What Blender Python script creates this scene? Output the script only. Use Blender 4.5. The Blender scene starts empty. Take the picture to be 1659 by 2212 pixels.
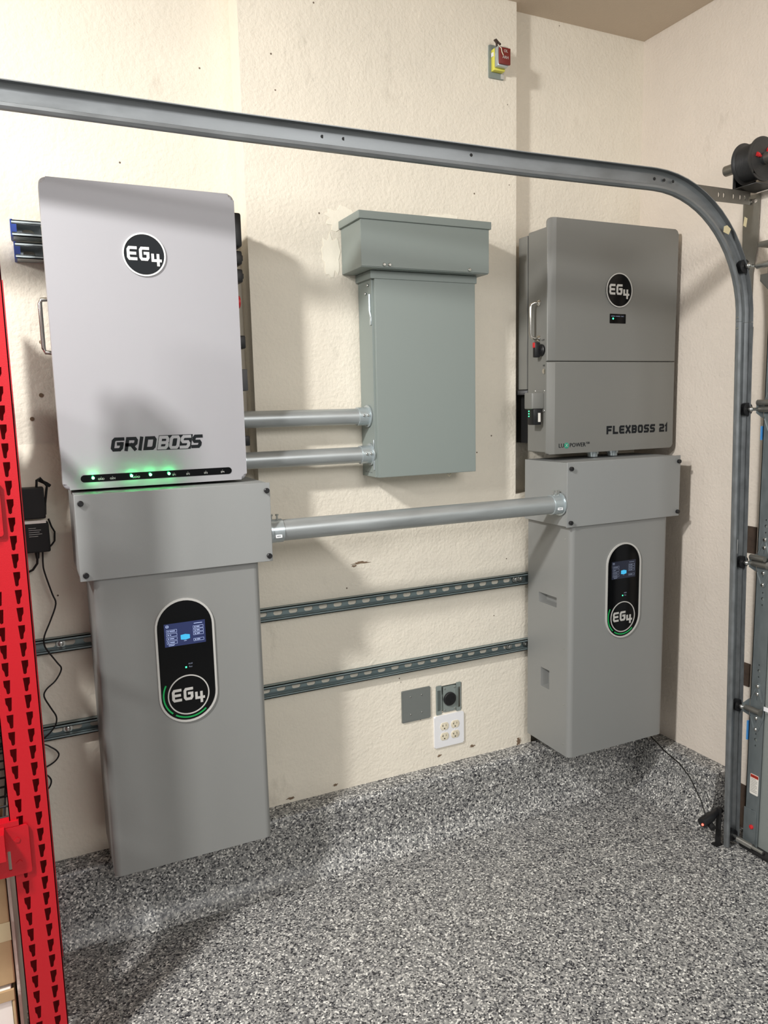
import bpy, bmesh, math, random
from mathutils import Vector, Matrix
random.seed(4)
PI = math.pi
S = bpy.context.scene
C = S.collection

# ------------------------------------------------------------------ camera, world, lights, exposure
def look_matrix(yaw, pitch, roll):
    f = Vector((math.sin(yaw)*math.cos(pitch), math.cos(yaw)*math.cos(pitch), math.sin(pitch)))
    r = f.cross(Vector((0, 0, 1))).normalized(); u = r.cross(f)
    c, s = math.cos(roll), math.sin(roll)
    r, u = c*r + s*u, -s*r + c*u
    return Matrix((r, u, -f)).transposed().to_4x4()
cam = bpy.data.cameras.new('camera'); camo = bpy.data.objects.new('camera', cam); C.objects.link(camo)
cam.sensor_fit = 'HORIZONTAL'; cam.sensor_width = 36.0; cam.lens = 1645.57/1659*36.0
cam.clip_start = 0.02; cam.clip_end = 60
camo.matrix_world = Matrix.Translation((0, -2.2602, 1.511)) @ look_matrix(math.radians(25.198), math.radians(-8.107), math.radians(-1.286))
S.camera = camo
S.view_settings.view_transform = 'Standard'; S.view_settings.look = 'None'
S.view_settings.gamma = 1; S.view_settings.use_curve_mapping = False
S.view_settings.exposure = 0.09
W = bpy.data.worlds.new('world'); S.world = W; W.use_nodes = True
W.node_tree.nodes['Background'].inputs[0].default_value = (1.0, 0.985, 0.96, 1)
W.node_tree.nodes['Background'].inputs[1].default_value = 0.37
def area(name, loc, target, sx, sy, power, col=(1, 1, 1)):
    l = bpy.data.lights.new(name, 'AREA'); l.shape = 'RECTANGLE'; l.size = sx; l.size_y = sy; l.energy = power; l.color = col
    o = bpy.data.objects.new(name, l); C.objects.link(o); o.location = loc
    d = Vector(target) - Vector(loc); o.rotation_euler = d.to_track_quat('-Z', 'Y').to_euler()
    return o
area('ceiling_lamp_near', (-1.0, -1.4, 2.80), (0.35, -0.9, 0.9), 0.16, 0.26, 76, (1.0, 0.985, 0.96)).data.spread = math.radians(150)
area('ceiling_lamp_far', (-2.7, -2.1, 2.75), (1.0, 0.0, 1.2), 0.35, 0.35, 40, (1.0, 0.99, 0.97))
area('ceiling_lamp_middle', (1.2, -4.2, 2.8), (1.0, 0.0, 1.3), 1.8, 1.2, 54, (1.0, 0.99, 0.98))

# ------------------------------------------------------------------ materials
def lin(c):
    return tuple(((x/255)/12.92 if x/255 <= .04045 else ((x/255+.055)/1.055)**2.4) for x in c)
def mat(name, col, rough=0.5, metal=0.0, bump=0.0, bscale=300, var=0.0, vscale=4, emit=None, estr=0, spec=None, coat=0):
    m = bpy.data.materials.new(name); m.use_nodes = True; nt = m.node_tree; b = nt.nodes['Principled BSDF']
    c = (*lin(col), 1); b.inputs['Base Color'].default_value = c
    b.inputs['Roughness'].default_value = rough; b.inputs['Metallic'].default_value = metal
    if spec is not None: b.inputs['Specular IOR Level'].default_value = spec
    if coat: b.inputs['Coat Weight'].default_value = coat
    if emit: b.inputs['Emission Color'].default_value = (*emit, 1); b.inputs['Emission Strength'].default_value = estr
    tc = nt.nodes.new('ShaderNodeTexCoord')
    if bump:
        n = nt.nodes.new('ShaderNodeTexNoise'); n.inputs['Scale'].default_value = bscale; n.inputs['Detail'].default_value = 3
        bp = nt.nodes.new('ShaderNodeBump'); bp.inputs['Strength'].default_value = bump; bp.inputs['Distance'].default_value = 0.002
        nt.links.new(tc.outputs['Object'], n.inputs['Vector']); nt.links.new(n.outputs['Fac'], bp.inputs['Height']); nt.links.new(bp.outputs['Normal'], b.inputs['Normal'])
    if var:
        n = nt.nodes.new('ShaderNodeTexNoise'); n.inputs['Scale'].default_value = vscale; n.inputs['Detail'].default_value = 5; n.inputs['Roughness'].default_value = 0.65
        r = nt.nodes.new('ShaderNodeValToRGB'); r.color_ramp.elements[0].position = 0.3; r.color_ramp.elements[1].position = 0.7
        r.color_ramp.elements[0].color = (*[x*(1-var) for x in c[:3]], 1); r.color_ramp.elements[1].color = (*[min(1, x*(1+var)) for x in c[:3]], 1)
        nt.links.new(tc.outputs['Object'], n.inputs['Vector']); nt.links.new(n.outputs['Fac'], r.inputs['Fac']); nt.links.new(r.outputs['Color'], b.inputs['Base Color'])
    return m
def N(nt, t, **k):
    n = nt.nodes.new(t)
    for a, v in k.items():
        if a in n.inputs.keys(): n.inputs[a].default_value = v
        else: setattr(n, a, v)
    return n
def wall_mat(name, base, dirt):
    m = bpy.data.materials.new(name); m.use_nodes = True; nt = m.node_tree; b = nt.nodes['Principled BSDF']; L = nt.links.new
    b.inputs['Roughness'].default_value = 0.75
    tc = N(nt, 'ShaderNodeTexCoord')
    n1 = N(nt, 'ShaderNodeTexNoise'); n1.inputs['Scale'].default_value = 1.7; n1.inputs['Detail'].default_value = 5; n1.inputs['Roughness'].default_value = 0.6
    r1 = N(nt, 'ShaderNodeValToRGB'); r1.color_ramp.elements[0].position = 0.32; r1.color_ramp.elements[1].position = 0.62
    r1.color_ramp.elements[0].color = (*[x*y for x, y in zip(lin(base), (0.90, 0.905, 0.91))], 1); r1.color_ramp.elements[1].color = (*lin(base), 1)
    L(tc.outputs['Object'], n1.inputs['Vector']); L(n1.outputs['Fac'], r1.inputs['Fac'])
    # scuffs: vertically smeared grime
    mp = N(nt, 'ShaderNodeMapping'); mp.inputs['Scale'].default_value = (5.0, 5.0, 2.2)
    n2 = N(nt, 'ShaderNodeTexNoise'); n2.inputs['Scale'].default_value = 1.0; n2.inputs['Detail'].default_value = 7; n2.inputs['Roughness'].default_value = 0.7
    r2 = N(nt, 'ShaderNodeValToRGB'); r2.color_ramp.elements[0].position = 0.60; r2.color_ramp.elements[1].position = 0.78
    r2.color_ramp.elements[0].color = (0, 0, 0, 1); r2.color_ramp.elements[1].color = (0.55, 0.55, 0.55, 1)
    L(tc.outputs['Object'], mp.inputs['Vector']); L(mp.outputs['Vector'], n2.inputs['Vector']); L(n2.outputs['Fac'], r2.inputs['Fac'])
    mx = N(nt, 'ShaderNodeMixRGB'); mx.inputs['Color2'].default_value = (*lin(dirt), 1)
    L(r2.outputs['Color'], mx.inputs['Fac']); L(r1.outputs['Color'], mx.inputs['Color1'])
    # rare small dark specks
    v = N(nt, 'ShaderNodeTexVoronoi'); v.inputs['Scale'].default_value = 16
    lt = N(nt, 'ShaderNodeMath', operation='LESS_THAN'); lt.inputs[1].default_value = 0.045
    sv = N(nt, 'ShaderNodeSeparateColor'); gt = N(nt, 'ShaderNodeMath', operation='GREATER_THAN'); gt.inputs[1].default_value = 0.72
    mu = N(nt, 'ShaderNodeMath', operation='MULTIPLY')
    L(tc.outputs['Object'], v.inputs['Vector']); L(v.outputs['Distance'], lt.inputs[0]); L(v.outputs['Color'], sv.inputs['Color']); L(sv.outputs[0], gt.inputs[0])
    L(lt.outputs[0], mu.inputs[0]); L(gt.outputs[0], mu.inputs[1])
    mx2 = N(nt, 'ShaderNodeMixRGB'); mx2.inputs['Color2'].default_value = (0.16, 0.12, 0.09, 1)
    L(mu.outputs[0], mx2.inputs['Fac']); L(mx.outputs['Color'], mx2.inputs['Color1']); L(mx2.outputs['Color'], b.inputs['Base Color'])
    n3 = N(nt, 'ShaderNodeTexNoise'); n3.inputs['Scale'].default_value = 95; n3.inputs['Detail'].default_value = 3
    n4 = N(nt, 'ShaderNodeTexNoise'); n4.inputs['Scale'].default_value = 24; n4.inputs['Detail'].default_value = 2
    ad = N(nt, 'ShaderNodeMath', operation='ADD')
    bp = N(nt, 'ShaderNodeBump'); bp.inputs['Strength'].default_value = 0.55; bp.inputs['Distance'].default_value = 0.004
    L(tc.outputs['Object'], n3.inputs['Vector']); L(tc.outputs['Object'], n4.inputs['Vector']); L(n3.outputs['Fac'], ad.inputs[0]); L(n4.outputs['Fac'], ad.inputs[1])
    L(ad.outputs[0], bp.inputs['Height']); L(bp.outputs['Normal'], b.inputs['Normal'])
    return m
def flake_mat():
    m = bpy.data.materials.new('flake_epoxy'); m.use_nodes = True; nt = m.node_tree; b = nt.nodes['Principled BSDF']; L = nt.links.new
    tc = N(nt, 'ShaderNodeTexCoord')
    wn = N(nt, 'ShaderNodeTexNoise'); wn.inputs['Scale'].default_value = 160
    am = N(nt, 'ShaderNodeVectorMath', operation='MULTIPLY_ADD'); am.inputs[1].default_value = (0.006, 0.006, 0.006)
    L(tc.outputs['Object'], wn.inputs['Vector']); L(wn.outputs['Color'], am.inputs[0]); L(tc.outputs['Object'], am.inputs[2])
    v = N(nt, 'ShaderNodeTexVoronoi'); v.inputs['Scale'].default_value = 230
    L(am.outputs[0], v.inputs['Vector'])
    s = N(nt, 'ShaderNodeSeparateColor'); L(v.outputs['Color'], s.inputs['Color'])
    r = N(nt, 'ShaderNodeValToRGB'); cr = r.color_ramp; cr.interpolation = 'CONSTANT'
    cols = [(0, (44, 44, 48)), (0.14, (92, 92, 94)), (0.30, (128, 128, 126)), (0.60, (154, 153, 150)), (0.80, (190, 188, 183)), (0.93, (232, 230, 224))]
    cr.elements[0].position = 0; cr.elements[0].color = (*lin(cols[0][1]), 1)
    cr.elements[1].position = cols[1][0]; cr.elements[1].color = (*lin(cols[1][1]), 1)
    for p, c in cols[2:]:
        e = cr.elements.new(p); e.color = (*lin(c), 1)
    L(s.outputs[0], r.inputs['Fac']); L(r.outputs['Color'], b.inputs['Base Color'])
    b.inputs['Roughness'].default_value = 0.38
    bp = N(nt, 'ShaderNodeBump'); bp.inputs['Strength'].default_value = 0.35; bp.inputs['Distance'].default_value = 0.002
    L(s.outputs[1], bp.inputs['Height']); L(bp.outputs['Normal'], b.inputs['Normal'])
    return m
def galv_mat(name, col, rough=0.35, dark=0.75):
    m = bpy.data.materials.new(name); m.use_nodes = True; nt = m.node_tree; b = nt.nodes['Principled BSDF']; L = nt.links.new
    b.inputs['Metallic'].default_value = 0.55; tc = N(nt, 'ShaderNodeTexCoord')
    mp = N(nt, 'ShaderNodeMapping'); mp.inputs['Scale'].default_value = (6, 60, 25)
    n = N(nt, 'ShaderNodeTexNoise'); n.inputs['Scale'].default_value = 1; n.inputs['Detail'].default_value = 6
    r = N(nt, 'ShaderNodeValToRGB'); r.color_ramp.elements[0].position = 0.3; r.color_ramp.elements[1].position = 0.7
    r.color_ramp.elements[0].color = (*[x*dark for x in lin(col)], 1); r.color_ramp.elements[1].color = (*lin(col), 1)
    L(tc.outputs['Object'], mp.inputs['Vector']); L(mp.outputs['Vector'], n.inputs['Vector']); L(n.outputs['Fac'], r.inputs['Fac']); L(r.outputs['Color'], b.inputs['Base Color'])
    mr = N(nt, 'ShaderNodeMapRange'); mr.inputs['To Min'].default_value = rough*0.7; mr.inputs['To Max'].default_value = rough*1.4
    L(n.outputs['Fac'], mr.inputs['Value']); L(mr.outputs['Result'], b.inputs['Roughness'])
    return m
M = {}
M['wall'] = wall_mat('cream_plaster', (233, 225, 209), (152, 143, 128))
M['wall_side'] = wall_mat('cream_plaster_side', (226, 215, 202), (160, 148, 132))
M['patch'] = mat('white_plaster_patch', (240, 234, 218), 0.8, bump=0.5, bscale=60)
M['stain'] = mat('plaster_scar', (120, 100, 80), 0.9)
M['ceiling'] = mat('ceiling_paint', (205, 190, 172), 0.85, bump=0.6, bscale=120)
M['floor'] = flake_mat()
M['silver'] = mat('silver_powder_coat', (164, 163, 167), 0.55, 0.15, bump=0.08, bscale=900)
M['grey'] = mat('grey_powder_coat', (146, 148, 147), 0.48, 0.1, bump=0.12, bscale=900)
M['greyd'] = mat('battery_grey', (138, 139, 137), 0.42, 0.1, bump=0.12, bscale=900)
M['flex'] = mat('inverter_grey', (126, 126, 122), 0.42, 0.15, bump=0.12, bscale=900)
M['panel'] = mat('panel_grey_green', (134, 143, 139), 0.45, 0.05, bump=0.05, bscale=700)
M['darkside'] = mat('dark_side_grey', (80, 80, 82), 0.5, 0.2)
M['black'] = mat('black_plastic', (22, 22, 24), 0.4)
M['gloss'] = mat('black_glass', (4, 5, 7), 0.10, spec=0.25)
M['blackm'] = mat('black_matte', (14, 14, 15), 0.7)
M['navy'] = mat('wordmark_dark', (20, 24, 28), 0.5, spec=0.2)
M['letterlight'] = mat('silver_letter', (205, 204, 200), 0.35, 0.3)
M['white'] = mat('white_plastic', (236, 236, 238), 0.35)
M['ivory'] = mat('ivory_plastic', (226, 216, 192), 0.35)
M['galv'] = galv_mat('galvanised_steel', (192, 202, 205), 0.24)
M['conduit'] = galv_mat('conduit_steel', (180, 185, 186), 0.36)
M['track'] = galv_mat('track_steel', (132, 136, 138), 0.40, 0.7)
M['strut'] = galv_mat('strut_steel', (146, 162, 164), 0.35, 0.75)
M['door'] = mat('door_skin', (150, 156, 153), 0.4, 0.35, bump=0.3, bscale=240)
M['stile'] = galv_mat('stile_steel', (128, 136, 138), 0.42, 0.85)
M['chrome'] = mat('chrome', (215, 212, 205), 0.15, 1.0)
M['steel'] = mat('bolt_steel', (185, 186, 182), 0.28, 0.95)
M['angle'] = mat('raw_angle_steel', (132, 130, 124), 0.42, 0.8, var=0.12, vscale=12)
M['drum'] = mat('grey_cast_drum', (66, 66, 66), 0.42, 0.5, var=0.1, vscale=30)
M['blue'] = mat('blue_cap', (28, 62, 150), 0.45)
M['lightblue'] = mat('light_blue_plastic', (70, 140, 205), 0.45)
M['red'] = mat('red_powder_coat', (180, 10, 26), 0.42, bump=0.15, bscale=500)
M['redknob'] = mat('red_plastic', (200, 40, 44), 0.4)
M['brick'] = mat('maroon_face', (120, 38, 32), 0.5)
M['yellow'] = mat('yellow_tape', (222, 216, 92), 0.5)
M['green'] = mat('green_arc', (10, 120, 48), 0.35, emit=(0.0, 0.35, 0.10), estr=0.35)
M['lux'] = mat('green_disc', (40, 150, 120), 0.4)
M['led'] = mat('green_lamp', (60, 255, 120), 0.3, emit=(0.12, 1.0, 0.35), estr=14)
M['ledsmall'] = mat('green_lamp_small', (60, 255, 140), 0.3, emit=(0.05, 1.0, 0.35), estr=2.2)
M['screen'] = mat('lit_screen', (10, 14, 40), 0.2, emit=(0.025, 0.036, 0.11), estr=0.8)
M['screendim'] = mat('dim_screen', (8, 10, 20), 0.2, emit=(0.02, 0.025, 0.045), estr=0.5)
M['screenline'] = mat('screen_text', (150, 160, 190), 0.4, emit=(0.45, 0.55, 0.85), estr=0.8)
M['screenlined'] = mat('screen_text_dim', (90, 100, 120), 0.4, emit=(0.2, 0.22, 0.28), estr=0.6)
M['cyan'] = mat('screen_cube', (30, 120, 160), 0.4, emit=(0.06, 0.42, 0.68), estr=0.8)
M['wood'] = mat('brown_wood', (68, 54, 44), 0.8, var=0.3, vscale=30)
M['card'] = mat('cardboard', (176, 150, 112), 0.8, var=0.08, vscale=14)
M['paper'] = mat('white_card', (235, 228, 220), 0.6)
M['label'] = mat('sticker_white', (228, 224, 216), 0.5)
M['labelred'] = mat('sticker_red', (190, 60, 40), 0.5)
M['rubber'] = mat('black_rubber', (26, 26, 26), 0.75)
M['cord'] = mat('black_cord', (16, 15, 15), 0.5)
M['lens'] = mat('red_lamp_lens', (255, 60, 50), 0.2, emit=(1.0, 0.12, 0.08), estr=2.5)
M['tape'] = mat('masking_tape', (200, 188, 150), 0.7)

# ------------------------------------------------------------------ mesh helpers
class MB:
    def __init__(s): s.v = []; s.f = []
    def add(s, vs, fs):
        o = len(s.v); s.v += [tuple(v) for v in vs]; s.f += [[i+o for i in f] for f in fs]; return s
    def box(s, x0, x1, y0, y1, z0, z1, bev=0, seg=2):
        if not bev:
            vs = [(x, y, z) for z in (z0, z1) for y in (y0, y1) for x in (x0, x1)]
            return s.add(vs, [(0, 2, 3, 1), (4, 5, 7, 6), (0, 1, 5, 4), (2, 6, 7, 3), (0, 4, 6, 2), (1, 3, 7, 5)])
        bm = bmesh.new(); bmesh.ops.create_cube(bm, size=1)
        for v in bm.verts: v.co = Vector(((x0+x1)/2+v.co.x*(x1-x0), (y0+y1)/2+v.co.y*(y1-y0), (z0+z1)/2+v.co.z*(z1-z0)))
        bmesh.ops.bevel(bm, geom=list(bm.edges), offset=bev, segments=seg, profile=0.5, affect='EDGES')
        return s.bm(bm)
    def bm(s, bm):
        bm.verts.index_update(); s.add([v.co[:] for v in bm.verts], [[v.index for v in f.verts] for f in bm.faces]); bm.free(); return s
    def prism(s, loop, mp, d0, d1, bev=0, seg=3):
        """loop = 2D polygon, mp maps (u,v,w) to the world, from w=d0 to w=d1; front rim (d1) bevelled"""
        bm = bmesh.new(); n = len(loop)
        a = [bm.verts.new((u, v, d0)) for u, v in loop]; b = [bm.verts.new((u, v, d1)) for u, v in loop]
        bm.faces.new(list(reversed(a))); top = bm.faces.new(b)
        for i in range(n): bm.faces.new((a[i], a[(i+1) % n], b[(i+1) % n], b[i]))
        if bev: bmesh.ops.bevel(bm, geom=list(top.edges), offset=bev, segments=seg, profile=0.5, affect='EDGES')
        for v in bm.verts: v.co = Vector(mp(*v.co))
        return s.bm(bm)
    def tube(s, pts, r, n=10, caps=True):
        pts = [Vector(p) for p in pts]; rings = []; prev = None
        for i, p in enumerate(pts):
            t = (pts[min(i+1, len(pts)-1)] - pts[max(i-1, 0)]).normalized()
            if prev is None: a = t.orthogonal().normalized()
            else:
                a = prev - t*prev.dot(t); a.normalize()
            prev = a; b = t.cross(a); rr = r[i] if isinstance(r, (list, tuple)) else r
            rings.append([p + rr*(math.cos(2*PI*k/n)*a + math.sin(2*PI*k/n)*b) for k in range(n)])
        vs = [v for g in rings for v in g]; fs = []
        for i in range(len(rings)-1):
            for k in range(n): fs.append((i*n+k, i*n+(k+1) % n, (i+1)*n+(k+1) % n, (i+1)*n+k))
        if caps: fs.append(tuple(reversed(range(n)))); fs.append(tuple(range((len(rings)-1)*n, len(rings)*n)))
        return s.add(vs, fs)
    def rod(s, a, b, r, n=16): return s.tube([a, b], r, n)
    def lathe(s, prof, p, axis, n=24):
        """prof = [(distance along axis, radius)]"""
        ax = Vector(axis).normalized(); return s.tube([Vector(p)+ax*d for d, _ in prof], [max(r, 1e-5) for _, r in prof], n)
    def ball(s, p, r, sx=1, sy=1, sz=1, seg=12):
        bm = bmesh.new(); bmesh.ops.create_uvsphere(bm, u_segments=seg, v_segments=seg//2+2, radius=r)
        for v in bm.verts: v.co = Vector((v.co.x*sx, v.co.y*sy, v.co.z*sz)) + Vector(p)
        return s.bm(bm)
def FR(x0, y0, z0): return lambda u, v, w: (x0+u, y0-w, z0+v)          # facing the viewer (-Y)
def SL(x0, y0, z0): return lambda u, v, w: (x0-w, y0-u, z0+v)          # facing left (-X)
ORG = {}
def obj(name, mb, m, parent=None, smooth=35):
    me = bpy.data.meshes.new(name)
    org = ORG.get(parent.as_pointer(), Vector((0, 0, 0))) if parent else Vector((0, 0, 0))
    me.from_pydata([tuple(Vector(v)-org) for v in mb.v], [], mb.f); me.validate(); 
    bm = bmesh.new(); bm.from_mesh(me); bmesh.ops.recalc_face_normals(bm, faces=bm.faces); bm.to_mesh(me); bm.free()
    me.materials.append(M[m] if isinstance(m, str) else m)
    me.shade_smooth(); me.set_sharp_from_angle(angle=math.radians(smooth))
    for p in me.polygons:                                              # large flat faces keep their own normal
        if p.area > .004 and max(abs(c) for c in p.normal) > .99999: p.use_smooth = False
    o = bpy.data.objects.new(name, me); C.objects.link(o)
    if parent: o.parent = parent; ORG[o.as_pointer()] = org
    return o
def tag(o, label, cat, group=None):
    o['label'] = label; o['category'] = cat
    if group: o['group'] = group
    return o
def thing(name, label, cat, loc, group=None):
    o = bpy.data.objects.new(name, None); C.objects.link(o); o.location = loc; o.empty_display_size = 0.05
    ORG[o.as_pointer()] = Vector(loc); return tag(o, label, cat, group)
def solo(name, mb, m, label, cat, group=None, smooth=35):              # a thing that is one mesh
    xs = [v[0] for v in mb.v]; ys = [v[1] for v in mb.v]; zs = [v[2] for v in mb.v]
    org = Vector(((min(xs)+max(xs))/2, (min(ys)+max(ys))/2, min(zs)))
    mb.v = [tuple(Vector(v)-org) for v in mb.v]; o = obj(name, mb, m, None, smooth); o.location = org
    return tag(o, label, cat, group)
def struct(name, mb, m, parent=None, smooth=35):
    o = obj(name, mb, m, parent, smooth)
    if not parent: o['kind'] = 'structure'
    return o
def rrect(x0, x1, z0, z1, r, n=6):
    out = []
    for cx, cz, a0 in ((x1-r, z1-r, 0), (x0+r, z1-r, 90), (x0+r, z0+r, 180), (x1-r, z0+r, 270)):
        for k in range(n+1):
            a = math.radians(a0+90*k/n); out.append((cx+r*math.cos(a), cz+r*math.sin(a)))
    return out
def circ(cx, cy, r, n=32, a0=0, a1=360): return [(cx+r*math.cos(math.radians(a0+(a1-a0)*k/n)), cy+r*math.sin(math.radians(a0+(a1-a0)*k/n))) for k in range(n if a1-a0 >= 360 else n+1)]
def stadium(cx, cy, w, h, n=14):
    r = min(w, h)/2
    if h >= w: return [(cx+r*math.cos(a), cy+h/2-r+r*math.sin(a)) for a in [PI*k/n for k in range(n+1)]] + [(cx+r*math.cos(a), cy-h/2+r+r*math.sin(a)) for a in [PI+PI*k/n for k in range(n+1)]]
    return [(cx+w/2-r+r*math.cos(a), cy+r*math.sin(a)) for a in [-PI/2+PI*k/n for k in range(n+1)]] + [(cx-w/2+r+r*math.cos(a), cy+r*math.sin(a)) for a in [PI/2+PI*k/n for k in range(n+1)]]
def curve_mesh(cu, mb, mp, d0, d1):
    cu.extrude = 0.5; o = bpy.data.objects.new('t', cu); me = o.to_mesh()
    mb.add([mp(v.co.x, v.co.y, d0+(v.co.z+0.5)*(d1-d0)) for v in me.vertices], [list(p.vertices) for p in me.polygons])
    o.to_mesh_clear(); bpy.data.objects.remove(o); bpy.data.curves.remove(cu)
def flat(mb, loops, mp, d0, d1):                                        # plate with holes (even-odd)
    cu = bpy.data.curves.new('t', 'CURVE'); cu.dimensions = '2D'; cu.fill_mode = 'BOTH'
    for lp in loops:
        sp = cu.splines.new('POLY'); sp.points.add(len(lp)-1); sp.use_cyclic_u = True
        for p, q in zip(sp.points, lp): p.co = (q[0], q[1], 0, 1)
    curve_mesh(cu, mb, mp, d0, d1); return mb
def text(mb, s, size, mp, d0, d1, align='CENTER'):
    cu = bpy.data.curves.new('t', 'FONT'); cu.body = s; cu.size = size; cu.align_x = align; cu.align_y = 'CENTER'; cu.resolution_u = 2
    curve_mesh(cu, mb, mp, d0, d1); return mb
def outline(pts, w, closed=False):                                      # thick polyline -> polygon(s)
    n = len(pts); P = [Vector(p) for p in pts]; L, R = [], []
    for i in range(n):
        a = P[i-1] if (i > 0 or closed) else None; b = P[(i+1) % n] if (i < n-1 or closed) else None
        d1 = (P[i]-a).normalized() if a is not None else (b-P[i]).normalized()
        d2 = (b-P[i]).normalized() if b is not None else d1
        n1 = Vector((-d1.y, d1.x)); n2 = Vector((-d2.y, d2.x)); m = (n1+n2).normalized(); k = w/2/max(0.35, m.dot(n1))
        L.append(P[i]+m*k); R.append(P[i]-m*k)
    if closed: return [[tuple(p) for p in L], [tuple(p) for p in R]]
    return [[tuple(p) for p in L] + [tuple(p) for p in reversed(R)]]
c_ = 0.16
GL = {  # block letters as strokes in a unit box; last entry True = closed
 'E': [([(1, 1), (c_, 1), (0, 1-c_), (0, c_), (c_, 0), (1, 0)], 0), ([(0, .5), (.88, .5)], 0)],
 'G': [([(1, 1), (c_, 1), (0, 1-c_), (0, c_), (c_, 0), (1-c_, 0), (1, c_), (1, .55)], 0), ([(.62, .55), (1, .55)], 0)],
 '4': [([(0, 1), (0, .44), (1.05, .44)], 0), ([(.74, 1), (.74, 0)], 0)],
 'R': [([(0, 0), (0, 1), (1-c_, 1), (1, 1-c_), (1, .55), (1-c_, .42), (0, .42)], 0), ([(.5, .42), (1, 0)], 0)],
 'I': [([(0, 0), (0, 1)], 0)],
 'D': [([(0, 0), (0, 1), (1-c_, 1), (1, 1-c_), (1, c_), (1-c_, 0)], 1)],
 'B': [([(0, 0), (0, 1), (1-c_, 1), (1, 1-c_), (1, .62), (.9, .5), (1, .38), (1, c_), (1-c_, 0)], 1), ([(0, .5), (.9, .5)], 0)],
 'O': [([(c_, 1), (1-c_, 1), (1, 1-c_), (1, c_), (1-c_, 0), (c_, 0), (0, c_), (0, 1-c_)], 1)],
 'S': [([(1, 1), (c_, 1), (0, 1-c_), (0, .64), (c_, .5), (1-c_, .5), (1, .36), (1, c_), (1-c_, 0), (0, 0)], 0)],
 'F': [([(1, 1), (0, 1), (0, 0)], 0), ([(0, .48), (.85, .48)], 0)],
 'L': [([(0, 1), (0, 0), (1, 0)], 0)],
 'X': [([(0, 0), (1, 1)], 0), ([(0, 1), (1, 0)], 0)],
 '2': [([(0, 1), (1-c_, 1), (1, 1-c_), (1, .64), (1-c_, .5), (c_, .5), (0, .36), (0, 0), (1, 0)], 0)],
 '1': [([(-.1, .85), (.25, 1), (.25, 0)], 0)],
}
def glyph(mb, ch, x, z, w, h, t, mp, d0, d1, shear=0.0):
    for i_, (pts, closed) in enumerate(GL[ch]):
        q = [(x+t/2+p[0]*(w-t), z+t/2+p[1]*(h-t)) for p in pts]
        if not closed:                                                 # square off the stroke ends
            a, b = Vector(q[0]), Vector(q[1]); q[0] = tuple(a+(a-b).normalized()*t*.5)
            a, b = Vector(q[-1]), Vector(q[-2]); q[-1] = tuple(a+(a-b).normalized()*t*.5)
        q = [(p[0]+shear*(p[1]-z), p[1]) for p in q]
        flat(mb, outline(q, t, closed), mp, d0, d1+.00012*i_)
def eg4(mb, cx, cz, s, mp, d0, d1):                                     # the badge letters; s = total width
    t = s*0.082; h = s*0.40; w = s*0.295
    glyph(mb, 'E', cx-s*.50, cz-h*.44, w, h, t, mp, d0, d1)
    glyph(mb, 'G', cx-s*.145, cz-h*.44, w, h, t, mp, d0, d1)
    glyph(mb, '4', cx+s*.205, cz-h*.80, w*.98, h*.90, t*.95, mp, d0, d1)
def screw(name, p, parent, axis=(0, -1, 0), r=0.006, h=0.006, m='steel'):
    mb = MB().lathe([(0, r), (h*.6, r), (h, r*.7)], p, axis, 12)
    return obj(name, mb, m, parent)

# ------------------------------------------------------------------ the room
RL, RR, XL, XB, XW, ZC = 0.09, 0.05, 0.6425, 1.588, 2.19, 2.81
ZL = 1.178                                   # top of the thick lower wall
w = MB()
def quad(mb, *p): mb.add(p, [tuple(range(len(p)))])
hx0, hx1, hz0, hz1 = 1.250, 1.356, 0.414, 0.514
xa, xb_ = -1.6, 1.66
# lower thick wall with the rough hole for the uncovered receptacle
for (x0, x1, z0, z1) in ((xa, hx0, 0, ZL), (hx1, xb_, 0, ZL), (hx0, hx1, 0, hz0), (hx0, hx1, hz1, ZL)):
    quad(w, (x0, 0, z0), (x1, 0, z0), (x1, 0, z1), (x0, 0, z1))
w.add([(x, y, z) for y in (0, .06) for x, z in ((hx0, hz0), (hx1, hz0), (hx1, hz1), (hx0, hz1))], [(0, 1, 5, 4), (1, 2, 6, 5), (2, 3, 7, 6), (3, 0, 4, 7), (4, 5, 6, 7)])
quad(w, (XL, 0, ZL), (XB, 0, ZL), (XB, 0, 3.1), (XL, 0, 3.1))           # chase face
quad(w, (XL, 0, ZL), (XL, 0, 3.1), (XL, RL, 3.1), (XL, RL, ZL))         # left return
quad(w, (XB, 0, ZL), (XB, RR, ZL), (XB, RR, 3.1), (XB, 0, 3.1))         # right return
quad(w, (xa, RL, 1.42), (XL, RL, 1.42), (XL, RL, 3.1), (xa, RL, 3.1))   # left recess
quad(w, (xa, 0, ZL), (XL, 0, ZL), (XL, RL, 1.42), (xa, RL, 1.42))       # sloped shoulder
quad(w, (XB, RR, 0), (XW, RR, 0), (XW, RR, 3.1), (XB, RR, 3.1))         # right recess
quad(w, (XB, 0, ZL), (xb_, 0, ZL), (xb_, RR, ZL), (XB, RR, ZL))
quad(w, (xb_, 0, 0), (xb_, RR, 0), (xb_, RR, ZL), (xb_, 0, ZL))
wb = struct('wall_back', w, 'wall', smooth=20)
ws = MB().box(XW, XW+.12, -.60, .2, 0, 3.1)
ws.box(XW, XW+.12, -3.6, -.60, 2.02, 3.1)
struct('wall_right', ws, 'wall_side')
struct('ceiling', MB().box(-1.6, XW+.12, -.60, .3, ZC, ZC+.1).box(-1.6, XW+.12, -2.4, -.60, ZC+.02, ZC+.1), 'ceiling')
fl = MB().box(-1.6, 2.6, -3.6, .3, -.1, 0)
struct('floor', fl, 'floor')
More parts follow.
